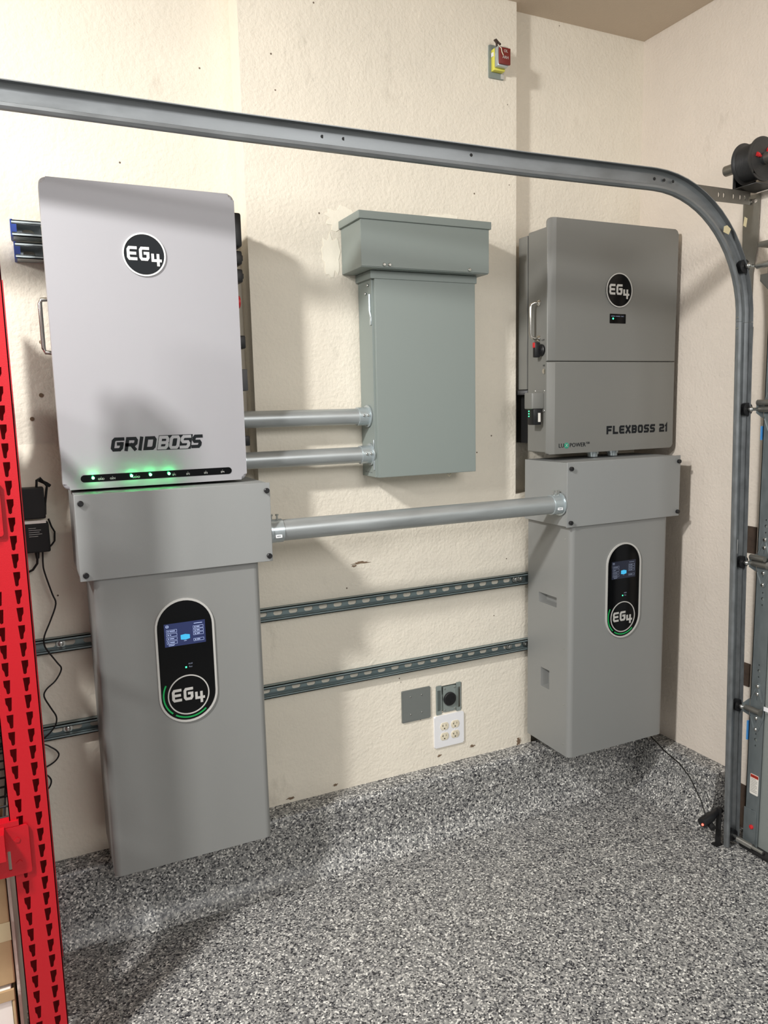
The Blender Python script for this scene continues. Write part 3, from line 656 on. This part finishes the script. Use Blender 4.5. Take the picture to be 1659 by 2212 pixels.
# relay high on the chase
t = thing('relay_box', 'small maroon and yellow relay on a grey plate, high above the track', 'relay', (1.505, 0, 2.56))
obj('plate', MB().prism(rrect(1.4765, 1.5350, 2.560, 2.661, .003), FR(0, 0, 0), 0, .005, .003, 2), 'panel', t)
obj('yellow_band', MB().box(1.4850, 1.5260, -.024, -.005, 2.578, 2.644, .001), 'yellow', t)
obj('housing', MB().box(1.4850, 1.5260, -.044, -.024, 2.584, 2.644, .003), 'galv', t)
obj('front_face', MB().box(1.4870, 1.5290, -.052, -.044, 2.588, 2.638, .002), 'brick', t)
tx = MB(); text(tx, 'OL', .012, FR(1.510, -.052, 2.627), 0, .0006); text(tx, 'ARH', .012, FR(1.509, -.052, 2.608), 0, .0006); obj('face_lettering', tx, 'letterlight', t)
obj('wire_bundle', MB().tube([(1.488, -.034, 2.643), (1.485, -.036, 2.655), (1.482, -.030, 2.664), (1.488, -.028, 2.668), (1.492, -.036, 2.656), (1.491, -.048, 2.646)], .0035, 8), 'wood', t)
obj('white_wire', MB().tube([(1.488, -.046, 2.640), (1.490, -.0555, 2.632), (1.493, -.0555, 2.620), (1.499, -.0545, 2.612)], .0014, 6), 'ivory', t)
obj('tab', MB().box(1.4815, 1.4850, -.020, -.010, 2.620, 2.632), 'white', t)
obj('clear_tape', MB().box(1.5220, 1.5340, -.0062, -.0050, 2.562, 2.584), 'letterlight', t)

# ------------------------------------------------------------------ overhead door, track and lift hardware
TY, TH, TD = -.571, .0280, .022     # web plane, half height, opening depth
XT, ZT, R0 = 2.030, 2.1075, .375
VX_FOOT, VX_TOP = 2.060, 2.014
def profile():
    p = [(TH, -TD), (TH, -.007), (TH-.007, 0), (TH-.010, .0012), (-TH+.014, .0012), (-TH+.012, -.001), (-TH+.004, -.004), (-TH, -.009), (-TH+.0005, -TD+.004), (-TH+.005, -TD), (-TH+.011, -TD+.001), (-TH+.013, -TD+.005)]
    return outline(p, .0022)[0]
HOLES = ((.701, 2.1411), (.7533, 2.1405), (1.0894, 2.131), (1.4402, 2.1181), (1.6505, 2.1142), (1.6832, 2.1128), (1.7132, 2.1113))
def sweep(path, prof):
    """path = [(x, z, nx, nz)] outward normal in the XZ plane"""
    mb = MB(); n = len(prof); vs = []
    for (x, z, nx, nz, *yy) in path:
        for a, b in prof: vs.append((x+nx*a, (yy[0] if yy else TY)+b, z+nz*a))
    fs = []
    for i in range(len(path)-1):
        for k in range(n): fs.append((i*n+k, i*n+(k+1) % n, (i+1)*n+(k+1) % n, (i+1)*n+k))
    mb.add(vs, fs)
    h = n//2
    for base in (0, (len(path)-1)*n):
        mb.f += [[base+i, base+i+1, base+n-2-i, base+n-1-i] for i in range(h-1)]
    return mb
prof = profile()
xe = VX_TOP
t = thing('door_track', 'galvanised garage door track running above the equipment and curving down at the door', 'door track', (VX_FOOT, TY, 0))
path = [(-.9, 2.194, 0, 1, -.306), (.02, 2.158, 0, 1, -.402), (.47, 2.140, 0, 1, -.449), (.86, 2.1275, 0, 1, -.490), (1.24, 2.116, 0, 1, -.529), (xe-R0-.02, ZT, 0, 1, TY), (xe-R0, ZT, 0, 1)] + [(xe-R0+R0*math.sin(a), ZT-R0+R0*math.cos(a), math.sin(a), math.cos(a)) for a in [PI/2*k/16 for k in range(1, 17)]]
ht = obj('curved_track', sweep(path, prof), 'track', t, 40)
vp = [(xe+(VX_FOOT-xe)*k/4, ZT-R0-.001-(ZT-R0-.006)*k/4, 1, 0) for k in range(5)]
vt = obj('vertical_track', sweep(vp, prof), 'track', t, 40)
for x, z in HOLES: obj('bolt_hole', MB().prism(circ(x, z, .0042, 10), FR(0, -.402-.1043*(x-.02), 0), -.0008, .0004), 'blackm', ht)
obj('splice_bolt', MB().lathe([(0, .0048), (.003, .003)], (xe+.002, TY-.001, ZT-R0+.012), (0, -1, 0), 10).lathe([(0, .0048), (.003, .003)], (xe+.002, TY-.001, ZT-R0-.016), (0, -1, 0), 10).lathe([(0, .004), (.003, .003)], (xe-TH, TY-.014, ZT-R0+.012), (-1, 0, 0), 8).lathe([(0, .004), (.003, .003)], (xe-TH, TY-.014, ZT-R0-.020), (-1, 0, 0), 8), 'steel', t)
obj('tape_scrap', MB().prism([(0, 0), (.022, -.006), (.030, .010), (.014, .020), (.002, .016)], FR(1.900, TY-TD-.001, 1.985), 0, .0008).prism([(0, 0), (.012, -.004), (.016, .022), (.004, .026)], FR(2.006, TY-.002, 2.015), 0, .0008), 'tape', t)
for z0, z1 in ((1.010, 1.055), (.845, .915)): obj('paint_mark', MB().box(VX_FOOT-.026, VX_FOOT-.018, TY-.003, TY-.0015, z0, z1), 'letterlight', t)
# perforated angle from the curve to the jamb
an = MB(); L_ = .37
hl = [stadium(.16+.032*k, .016, .010, .016, 5) for k in (0, 1, 3, 4.4, 5.4, 6.4)]
ang = math.atan2(.100, .36)
ca, sa = math.cos(ang), math.sin(ang)
flat(an, [[(0, -.004), (L_, -.004), (L_, .034), (0, .034)]]+hl, lambda u, v, w_: (1.800+u*ca+w_*sa, TY+.006+u*sa-w_*ca, 2.080+.04*u/.42+v), 0, .0025)
an.prism([(0, .034), (L_, .034), (L_, .0365), (0, .0365)], lambda u, v, w_: (1.800+u*ca+w_*sa, TY+.006+u*sa-w_*ca, 2.080+.04*u/.42+v), -.028, .0025)
solo('support_angle', an, 'angle', 'perforated steel angle holding the curved track to the door jamb', 'bracket')
jb = MB(); J = XW-.004
mpj = lambda u, v, w_: (J-w_, -u, v)
flat(jb, [[(.420, 2.150), (.484, 2.146), (.482, 1.99), (.468, 1.90), (.468, 1.735), (.438, 1.735), (.432, 1.90), (.424, 1.99)], stadium(.452, 2.128, .044, .013, 6)], mpj, 0, .003)
jb.box(J-.024, J, -.434, -.4315, 1.735, 1.90).box(J-.003, J+.004, -.47, -.43, 1.64, 1.735)
rt = thing('flag_bracket', 'tapered galvanised flag bracket bolted to the jamb under the cable drum', 'bracket', (J, -.45, 1.64))
obj('plate', jb, 'angle', rt)
obj('bolt', MB().lathe([(0, .009), (.006, .009), (.008, .006)], (J-.003, -.446, 2.128), (-1, 0, 0), 12), 'steel', rt)
obj('lower_slat', MB().box(J-.006, J+.004, -.475, -.425, 1.640, 1.732), 'wood', rt)
solo('white_tag', MB().prism(rrect(.43, .468, 1.50, 1.61, .008, 4), lambda u, v, w_: (XW-w_, -u, v), 0, .003), 'white', 'small blank white tag on the jamb strip between track and door', 'tag')
for z0, z1 in ((.985, 1.075), (.520, .600)):
    solo('wood_block', MB().box(XW-.006, XW, -.525, -.475, z0, z1), 'wood', 'dark wooden block on the jamb beside the %s door hinge' % ('middle' if z0 > .8 else 'lowest'), 'wood block')

# cable drum and torsion shaft
dx, dz = 2.120, 2.2270
t = thing('cable_drum', 'dark grey lift cable drum with red set screws on the torsion shaft above the door', 'cable drum', (dx, -.50, 2.12))
obj('shaft', MB().rod((dx, -.402, dz), (dx, -.95, dz), .0165, 20), 'angle', t)
obj('bearing_plate', MB().box(dx-.030, dx+.06, -.468, -.465, 2.152, dz+.045).box(dx-.040, dx+.06, -.468, -.465, 2.152, dz+.01).box(dx-.040, dx+.06, -.55, -.465, 2.150, 2.153), 'drum', t)
pr_ = [(0, .056), (.004, .064), (.006, .056)]
for k in range(9): pr_ += [(.010+k*.0055, .0515), (.0127+k*.0055, .0545)]
pr_ += [(.062, .060), (.066, .065), (.070, .065), (.0705, .057), (.060, .053), (.058, .020), (.066, .018), (.080, .018), (.081, .014)]
du = obj('drum', MB().lathe(pr_, (dx, -.472, dz), (0, -1, 0), 48), 'drum', t, 50)
for a in (165, 60): 
    px, pz = dx+.026*math.cos(math.radians(a)), dz+.026*math.sin(math.radians(a))
    obj('set_screw', MB().rod((dx+.015*math.cos(math.radians(a)), -.545, dz+.015*math.sin(math.radians(a))), (px, -.545, pz), .004, 10).lathe([(0, .0062), (.010, .0062)], (px, -.545, pz), (math.cos(math.radians(a)), 0, math.sin(math.radians(a))), 10), 'redknob', du)

# the overhead door
XD = 2.090
dr = bpy.data.objects.new('door_1', None); C.objects.link(dr); dr.location = (XD, -.61, 0); ORG[dr.as_pointer()] = Vector((XD, -.61, 0)); dr['kind'] = 'structure'
JZ = [.012, .512, .985, 1.472, 1.955]
for i in range(4):
    z0, z1 = JZ[i]+.002, JZ[i+1]-.002
    m_ = MB().box(XD+.004, XD+.045, -3.4, -.622, z0, z1)
    m_.box(XD-.004, XD+.006, -3.4, -.668, z0, z0+.012).box(XD-.004, XD+.006, -3.4, -.668, z1-.012, z1)
    obj('door_section', m_, 'door', dr)
    s_ = MB(); loops = [[(.610, z0), (.662, z0), (.662, z1), (.610, z1)]]
    for zz, r_ in ((z0+.095, .0028), (z0+.115, .0058), (z0+.135, .0028), (z1-.095, .0028), (z1-.115, .0058), (z1-.135, .0028)): loops.append(circ(.637, zz, r_, 10))
    flat(s_, loops, lambda u, v, w_: (XD-w_, -u, v), 0, .002)
    s_.box(XD-.002, XD+.045, -.6125, -.610, z0, z1)
    obj('end_stile', s_, 'stile', dr)
obj('edge_seal', MB().box(XD-.005, XD-.004, -.72, -.663, .505, .519).box(XD-.005, XD-.004, -.72, -.663, .978, .992), 'white', dr)
obj('bottom_seal', MB().rod((XD+.004, -3.4, .014), (XD+.004, -.60, .014), .016, 14), 'rubber', dr)
obj('bottom_bracket', MB().box(XD-.005, XD-.002, -.655, -.608, .030, .150, .001).box(XD-.030, XD-.004, -.650, -.610, .030, .034), 'stile', dr)
obj('red_button', MB().lathe([(0, .0075), (.004, .007), (.006, .003)], (XD-.005, -.640, .092), (-1, 0, 0), 14), 'redknob', dr)
obj('blue_clip', MB().box(XD-.006, XD+.02, -.6085, -.604, 1.372, 1.415).box(XD-.006, XD+.02, -.6085, -.604, .385, .450), 'lightblue', dr)
lb = obj('warning_label', MB().prism(rrect(.624, .656, .205, .275, .004, 3), lambda u, v, w_: (XD-.002-w_, -u, v), 0, .0005), 'label', dr)
obj('label_header', MB().box(XD-.0030, XD-.0024, -.6545, -.6255, .263, .2735), 'labelred', lb)
tx = MB(); text(tx, 'WARNING', .0062, SL(XD-.003, -.641, .2680), 0, .0004)
for k in range(9): tx.box(XD-.0029, XD-.0025, -.6265-(.025 if k % 3 else .020), -.6275, .2580-.0055*k, .2588-.0055*k)
obj('label_text', tx, 'blackm', lb)
def hinge(z, double):
    mb = MB(); mpd = lambda u, v, w_: (XD-.002-w_, -u, v)
    flat(mb, [[(.637, z+.088), (.646, z+.082), (.664, z+.022), (.664, z-.022), (.646, z-.072), (.637, z-.078), (.628, z-.072), (.612, z-.022), (.612, z+.022), (.628, z+.082)], stadium(.637, z+.036, .0045, .012, 4), stadium(.637, z-.040, .0045, .012, 4)], mpd, 0, .0025)
    mb.add([(XD-.004, -.610, z+.03), (XD-.004, -.610, z-.03), (XD-.030, -.604, z-.012), (XD-.030, -.604, z+.016)], [(0, 1, 2, 3)])
    for s in (1, -1):
        mb.rod((XD-.005, -.655, z+s*.03), (XD-.005, -.641, z+s*.07), .0022, 6); mb.rod((XD-.005, -.616, z+s*.03), (XD-.005, -.632, z+s*.07), .0022, 6)
    h = obj('hinge', mb, 'stile', dr)
    kb = MB().tube([(XD-.018, -.600, z), (XD-.018, -.660, z)], .0095, 14).lathe([(0, .0115), (.003, .0115)], (XD-.018, -.659, z), (0, -1, 0), 14)
    if double: kb.tube([(XD-.024, -.604, z+.020), (XD-.024, -.656, z+.020)], .0090, 14)
    obj('hinge_barrel', kb, 'angle', h)
    bm_ = MB()
    for zz in (z+.078, z+.052, z-.030, z-.068): bm_.lathe([(0, .0060), (.003, .0060), (.0045, .004)], (XD-.0045, -.637, zz), (-1, 0, 0), 10)
    obj('hinge_bolt', bm_, 'chrome', h)
    xr = VX_FOOT+.004 - (.020 if z > 1.2 else .008 if z > .8 else 0)
    ro = obj('roller', MB().lathe([(-.009, .010), (-.007, .0200), (.007, .0200), (.009, .010)], (xr, TY-.0105, z), (0, 1, 0), 24), 'black', h)
    obj('roller_stem', MB().tube([(xr, TY-.020, z), (xr, TY-.030, z), (XD-.018, -.606, z)], .0050, 10).ball((xr, TY-.027, z), .0085), 'steel', ro)
for z, d in ((.500, False), (.982, True), (1.468, True)): hinge(z, d)
# top roller bracket and bottom roller
tb = MB().box(XD-.050, XD+.004, -.72, -.600, 1.950, 1.965, .001).box(XD-.008, XD-.002, -.70, -.604, 1.84, 1.95, .001)
tb.prism([(0, 0), (.10, 0), (.10, -.050), (.04, -.060), (.0, -.02)], lambda u, v, w_: (XD-.010-w_, -.600-u, 1.872+v), 0, .026, .003)
tbo = obj('top_bracket', tb, 'angle', dr)
obj('bracket_bolt', MB().lathe([(0, .010), (.004, .010), (.006, .006)], (XD-.008, -.650, 1.79), (-1, 0, 0), 12).ball((XD-.012, -.635, 1.79), .005), 'chrome', tbo)
xr = 2.004
ro = obj('roller', MB().lathe([(-.009, .010), (-.007, .0200), (.007, .0200), (.009, .010)], (xr, TY-.0105, 1.895), (0, 1, 0), 24), 'black', tbo)
obj('roller_stem', MB().tube([(xr, TY-.020, 1.895), (XD-.052, -.600, 1.895), (XD-.040, -.70, 1.900)], .0050, 10).tube([(XD-.052, -.602, 1.895), (XD-.040, -.70, 1.900)], .0095, 14).ball((xr, TY-.028, 1.895), .0085), 'steel', ro)
ro = obj('roller', MB().lathe([(-.009, .010), (-.007, .0200), (.007, .0200), (.009, .010)], (VX_FOOT+.004, TY-.0105, .040), (0, 1, 0), 24), 'black', dr)
obj('roller_stem', MB().tube([(VX_FOOT+.006, TY-.02, .040), (XD-.030, -.607, .040), (XD-.022, -.70, .036)], .0055, 10).tube([(XD-.030, -.608, .040), (XD-.022, -.66, .036)], .0095, 12), 'steel', ro)

# safety sensor beside the track foot
t = thing('safety_sensor', 'black door safety sensor with a small red light on a bracket low beside the track', 'sensor', (2.00, -.55, 0))
hs = MB().lathe([(0, .013), (.002, .0165), (.050, .0165), (.060, .013), (.100, .012)], (1.950, -.556, .098), (.93, .10, .18), 20)
obj('housing', hs, 'black', t)
obj('bracket', MB().lathe([(0, .0105), (.018, .0105), (.0185, .007)], (1.983, -.562, .088), (-.2, -1, -.35), 16).box(2.026, 2.029, -.568, -.548, .0, .13).box(2.010, 2.040, -.568, -.545, .0, .003), 'blackm', t)
obj('indicator_light', MB().ball((1.9495, -.5605, .095), .0040), 'lens', t)
solo('sensor_wire', MB().tube([(1.972, -.552, .118), (1.980, -.52, .16), (1.995, -.46, .205), (2.03, -.38, .214), (2.055, -.28, .216), (2.10, -.20, .205), (2.12, -.10, .222)], .0022, 6), 'cord', 'thin grey-black wire running over the flake curb to the door sensor', 'wire')

# ------------------------------------------------------------------ power adapters and cords by the rack
t = thing('power_adapter', 'upper flat black power adapter hanging on the wall beside the red rack', 'power adapter', (.005, -.02, 1.226))
obj('case', MB().box(-.045, .041, -.062, -.018, 1.228, 1.311, .004), 'blackm', t)
obj('cord', MB().tube([(.024, -.040, 1.309), (.026, -.044, 1.330), (.034, -.046, 1.336), (.044, -.040, 1.322), (.050, -.034, 1.312), (.047, -.034, 1.295), (.042, -.034, 1.265), (.040, -.03, 1.235)], .0032, 8).tube([(.030, -.036, 1.330), (.050, -.030, 1.318), (.058, -.028, 1.311)], .0045, 8), 'cord', t)
t = thing('power_adapter', 'lower black power adapter with a printed label, its cord coiling down the wall', 'power adapter', (.005, -.02, 1.128))
obj('case', MB().box(-.038, .046, -.062, -.018, 1.138, 1.216, .004), 'blackm', t)
obj('label_sheet', MB().box(-.014, .040, -.0630, -.0618, 1.2165, 1.2245), 'label', t)
tx = MB()
for k, w_ in enumerate((.018, .030, .026, .032, .022)): tx.box(-.004, -.004+w_, -.0627, -.0621, 1.204-.0055*k, 1.2049-.0055*k)
obj('label_text', tx, 'letterlight', t)
obj('plug_neck', MB().lathe([(0, .007), (.020, .0045)], (.012, -.040, 1.139), (0, 0, -1), 12), 'cord', t)
obj('cord', MB().tube([(.012, -.040, 1.122), (.010, -.038, 1.105), (-.002, -.034, 1.088), (-.020, -.032, 1.080)], .0032, 8), 'cord', t)
kn = [(.047, 1.222), (.053, 1.20), (.060, 1.185), (.058, 1.160), (.050, 1.15), (.046, 1.146)]
obj('loop_cord', MB().tube([(a, -.022, b) for a, b in kn], .0024, 8), 'cord', t)
zz = [(.026, 1.138), (.024, 1.105), (.026, 1.080), (.040, 1.02), (.047, .990), (.030, .945), (.012, .905), (.010, .880), (.018, .860), (.038, .825), (.047, .805), (.030, .775), (.006, .755), (-.002, .735), (.012, .700), (.024, .672), (.020, .648), (.004, .628), (-.014, .614)]
def smooth_path(p, y, n=4):
    out = []
    for i in range(len(p)-1):
        p0, p1, p2, p3 = (Vector(p[max(0, i-1)]), Vector(p[i]), Vector(p[i+1]), Vector(p[min(len(p)-1, i+2)]))
        for k in range(n):
            s = k/n; v = .5*((2*p1)+(-p0+p2)*s+(2*p0-5*p1+4*p2-p3)*s*s+(-p0+3*p1-3*p2+p3)*s**3); out.append((v.x, y, v.y))
    return out+[(p[-1][0], y, p[-1][1])]
solo('coiled_cord', MB().tube(smooth_path(zz, -.046), .0022, 8), 'cord', 'wavy black cord hanging down the wall between red rack and left battery', 'cord')
solo('coiled_cord', MB().tube(smooth_path([(-.06, .60), (-.014, .592), (.004, .580), (.018, .566), (.022, .552), (.010, .536), (-.016, .524), (-.06, .512)], -.030), .0022, 8), 'cord', 'black cord loop sticking out beside the rack post just under the lower rail', 'cord')
solo('coiled_cord', MB().tube(smooth_path([(-.06, .505), (-.018, .503), (-.006, .492), (-.003, .480), (-.008, .466), (-.020, .456), (-.06, .45)], -.030), .0022, 8), 'cord', 'small black cord loop beside the rack post, lowest of the loops', 'cord')

# ------------------------------------------------------------------ red storage rack
t = thing('storage_rack', 'red steel storage rack upright with teardrop holes at the left edge', 'rack', (-.05, -.55, 0))
PX0, PX1, PY = -.0895, -.0115, -.55
def upright(py, name='upright'):
    loops = [[(PX0, 0), (PX1, 0), (PX1, 1.83), (PX0, 1.83)]]
    P = .03765
    k = -30
    for k in range(-22, 36):
        zr = .756+k*P; 
        if zr < .03 or zr > 1.80: continue
        # right column slants one way, left column mirrors it
        for cx, s in ((-.0325, 1), (-.0690, -1)):
            zc = zr if s > 0 else zr
            loops.append([(cx+s*u, zc+v) for u, v in ((-.0062, .0150), (.0068, .0150), (.0062, .0020), (.0030, -.0040), (.0020, -.0135), (-.0008, -.0158), (-.0040, -.0135))])
    m_ = MB(); flat(m_, loops, FR(0, py, 0), -.002, 0)
    m_.box(PX1-.002, PX1, py, py+.070, 0, 1.83).box(PX0, PX0+.002, py, py+.070, 0, 1.83).box(PX1-.034, PX1-.002, py+.068, py+.070, 0, 1.83).box(PX0+.002, PX0+.034, py+.068, py+.070, 0, 1.83)
    return obj(name, m_, 'red', t)
upright(PY); 
def back_upright():
    m_ = MB().box(PX0, PX1, -.130, -.128, 0, 1.83).box(PX0, PX0+.002, -.128, -.07, 0, 1.83).box(PX1-.002, PX1, -.128, -.07, 0, 1.83); return obj('upright', m_, 'red', t)
back_upright()
for z in (.30, .95, 1.55): obj('cross_brace', MB().box(-.062, -.040, -.49, -.13, z-.015, z+.015, .002), 'red', t)
obj('foot_plate', MB().box(PX0-.01, PX1+.01, -.60, -.46, 0, .004), 'red', t)
for z0, z1, xr in ((.530, .640, -.0545), (1.262, 1.372, -.0490)):
    bm_ = MB()
    flat(bm_, [rrect(-.165, xr, z0, z1, .006), rrect(-.0985, -.0925, z0+.014, z0+.058, .0015, 2)] if z0 < 1 else [rrect(-.165, xr, z0, z1, .006)], FR(0, PY-.003, 0), 0, .004)
    bm_.box(-1.5, -.10, PY-.040, PY+.015, z1-.055, z1+.004).box(-1.5, -.072, PY-.006, PY+.02, z1+.001, z1+.012)
    be = obj('shelf_beam', bm_, 'red', t)
    for zz in (z0+.028, z1-.030):
        obj('rivet', MB().prism([(-.006, 0), (.002, .006), (.007, .001), (.004, -.006), (-.003, -.005)], FR(xr-.024, PY-.007, zz), 0, .0016), 'red', be)
for z, nm in ((.636, 'lower'), (1.368, 'upper')):
    wm = MB()
    for k in range(9): wm.rod((-1.5, PY+.030+.05*k, z+.012), (-.092, PY+.030+.05*k, z+.012), .0025, 6)
    for k in range(12): wm.rod((-.10-.10*k, PY+.02, z+.008), (-.10-.10*k, -.10, z+.008), .0025, 6)
    obj('wire_deck', wm, 'blackm', t)

# things stored on the rack
t = thing('cardboard_box', 'brown cardboard box on the floor level of the rack, stacked on a white box', 'box', (-.30, -.36, .215))
obj('carton', MB().box(-.52, -.113, -.47, -.16, .222, .505, .003), 'card', t)
obj('packing_tape', MB().box(-.52, -.1125, -.4712, -.4700, .33, .375).box(-.30, -.25, -.4716, -.4700, .222, .505), M['tape'], t)
t = thing('white_box', 'white box with an open flap edge at the bottom left behind the rack post', 'box', (-.30, -.36, 0))
obj('carton', MB().box(-.54, -.1235, -.475, -.16, .002, .214, .002), 'paper', t)
obj('flap', MB().box(-.54, -.1165, -.482, -.4755, .190, .216, .001).box(-.1225, -.1165, -.480, -.20, .02, .19, .0015), 'card', t)
solo('grey_board', MB().box(-.1110, -.1040, -.465, -.22, .002, .585, .001), M['wall_side'], 'thin upright board standing beside the cardboard box in the rack', 'board')
solo('storage_bin', MB().box(-.62, -.125, -.46, -.14, .652, .98, .012, 3), 'blackm', 'black storage bin on the lower rack shelf, half hidden by the rack post', 'bin')
solo('chrome_pipe', MB().tube([(-.20, -.49, .70), (-.14, -.492, .74), (-.112, -.49, .775), (-.108, -.485, .84), (-.112, -.48, .95)], .006, 12), 'chrome', 'bent chrome tube standing on the lower rack shelf beside the post', 'tube')
solo('wall_conduit', MB().rod((-.150, -.035, .0), (-.150, -.035, 1.30), .0130, 14), 'galv', 'upright grey pipe on the wall behind the red rack', 'pipe')

solo('added_shade_tote', MB().box(-.75, -.190, -.47, -.12, 1.392, 1.62, .015, 3).box(-.76, -.180, -.48, -.11, 1.590, 1.625, .004), 'blackm', 'added black lidded tote, mostly out of view on the upper rack shelf, shading the left wall', 'tote')  # added tote, mostly out of frame, blocks lamp light to shade the left wall
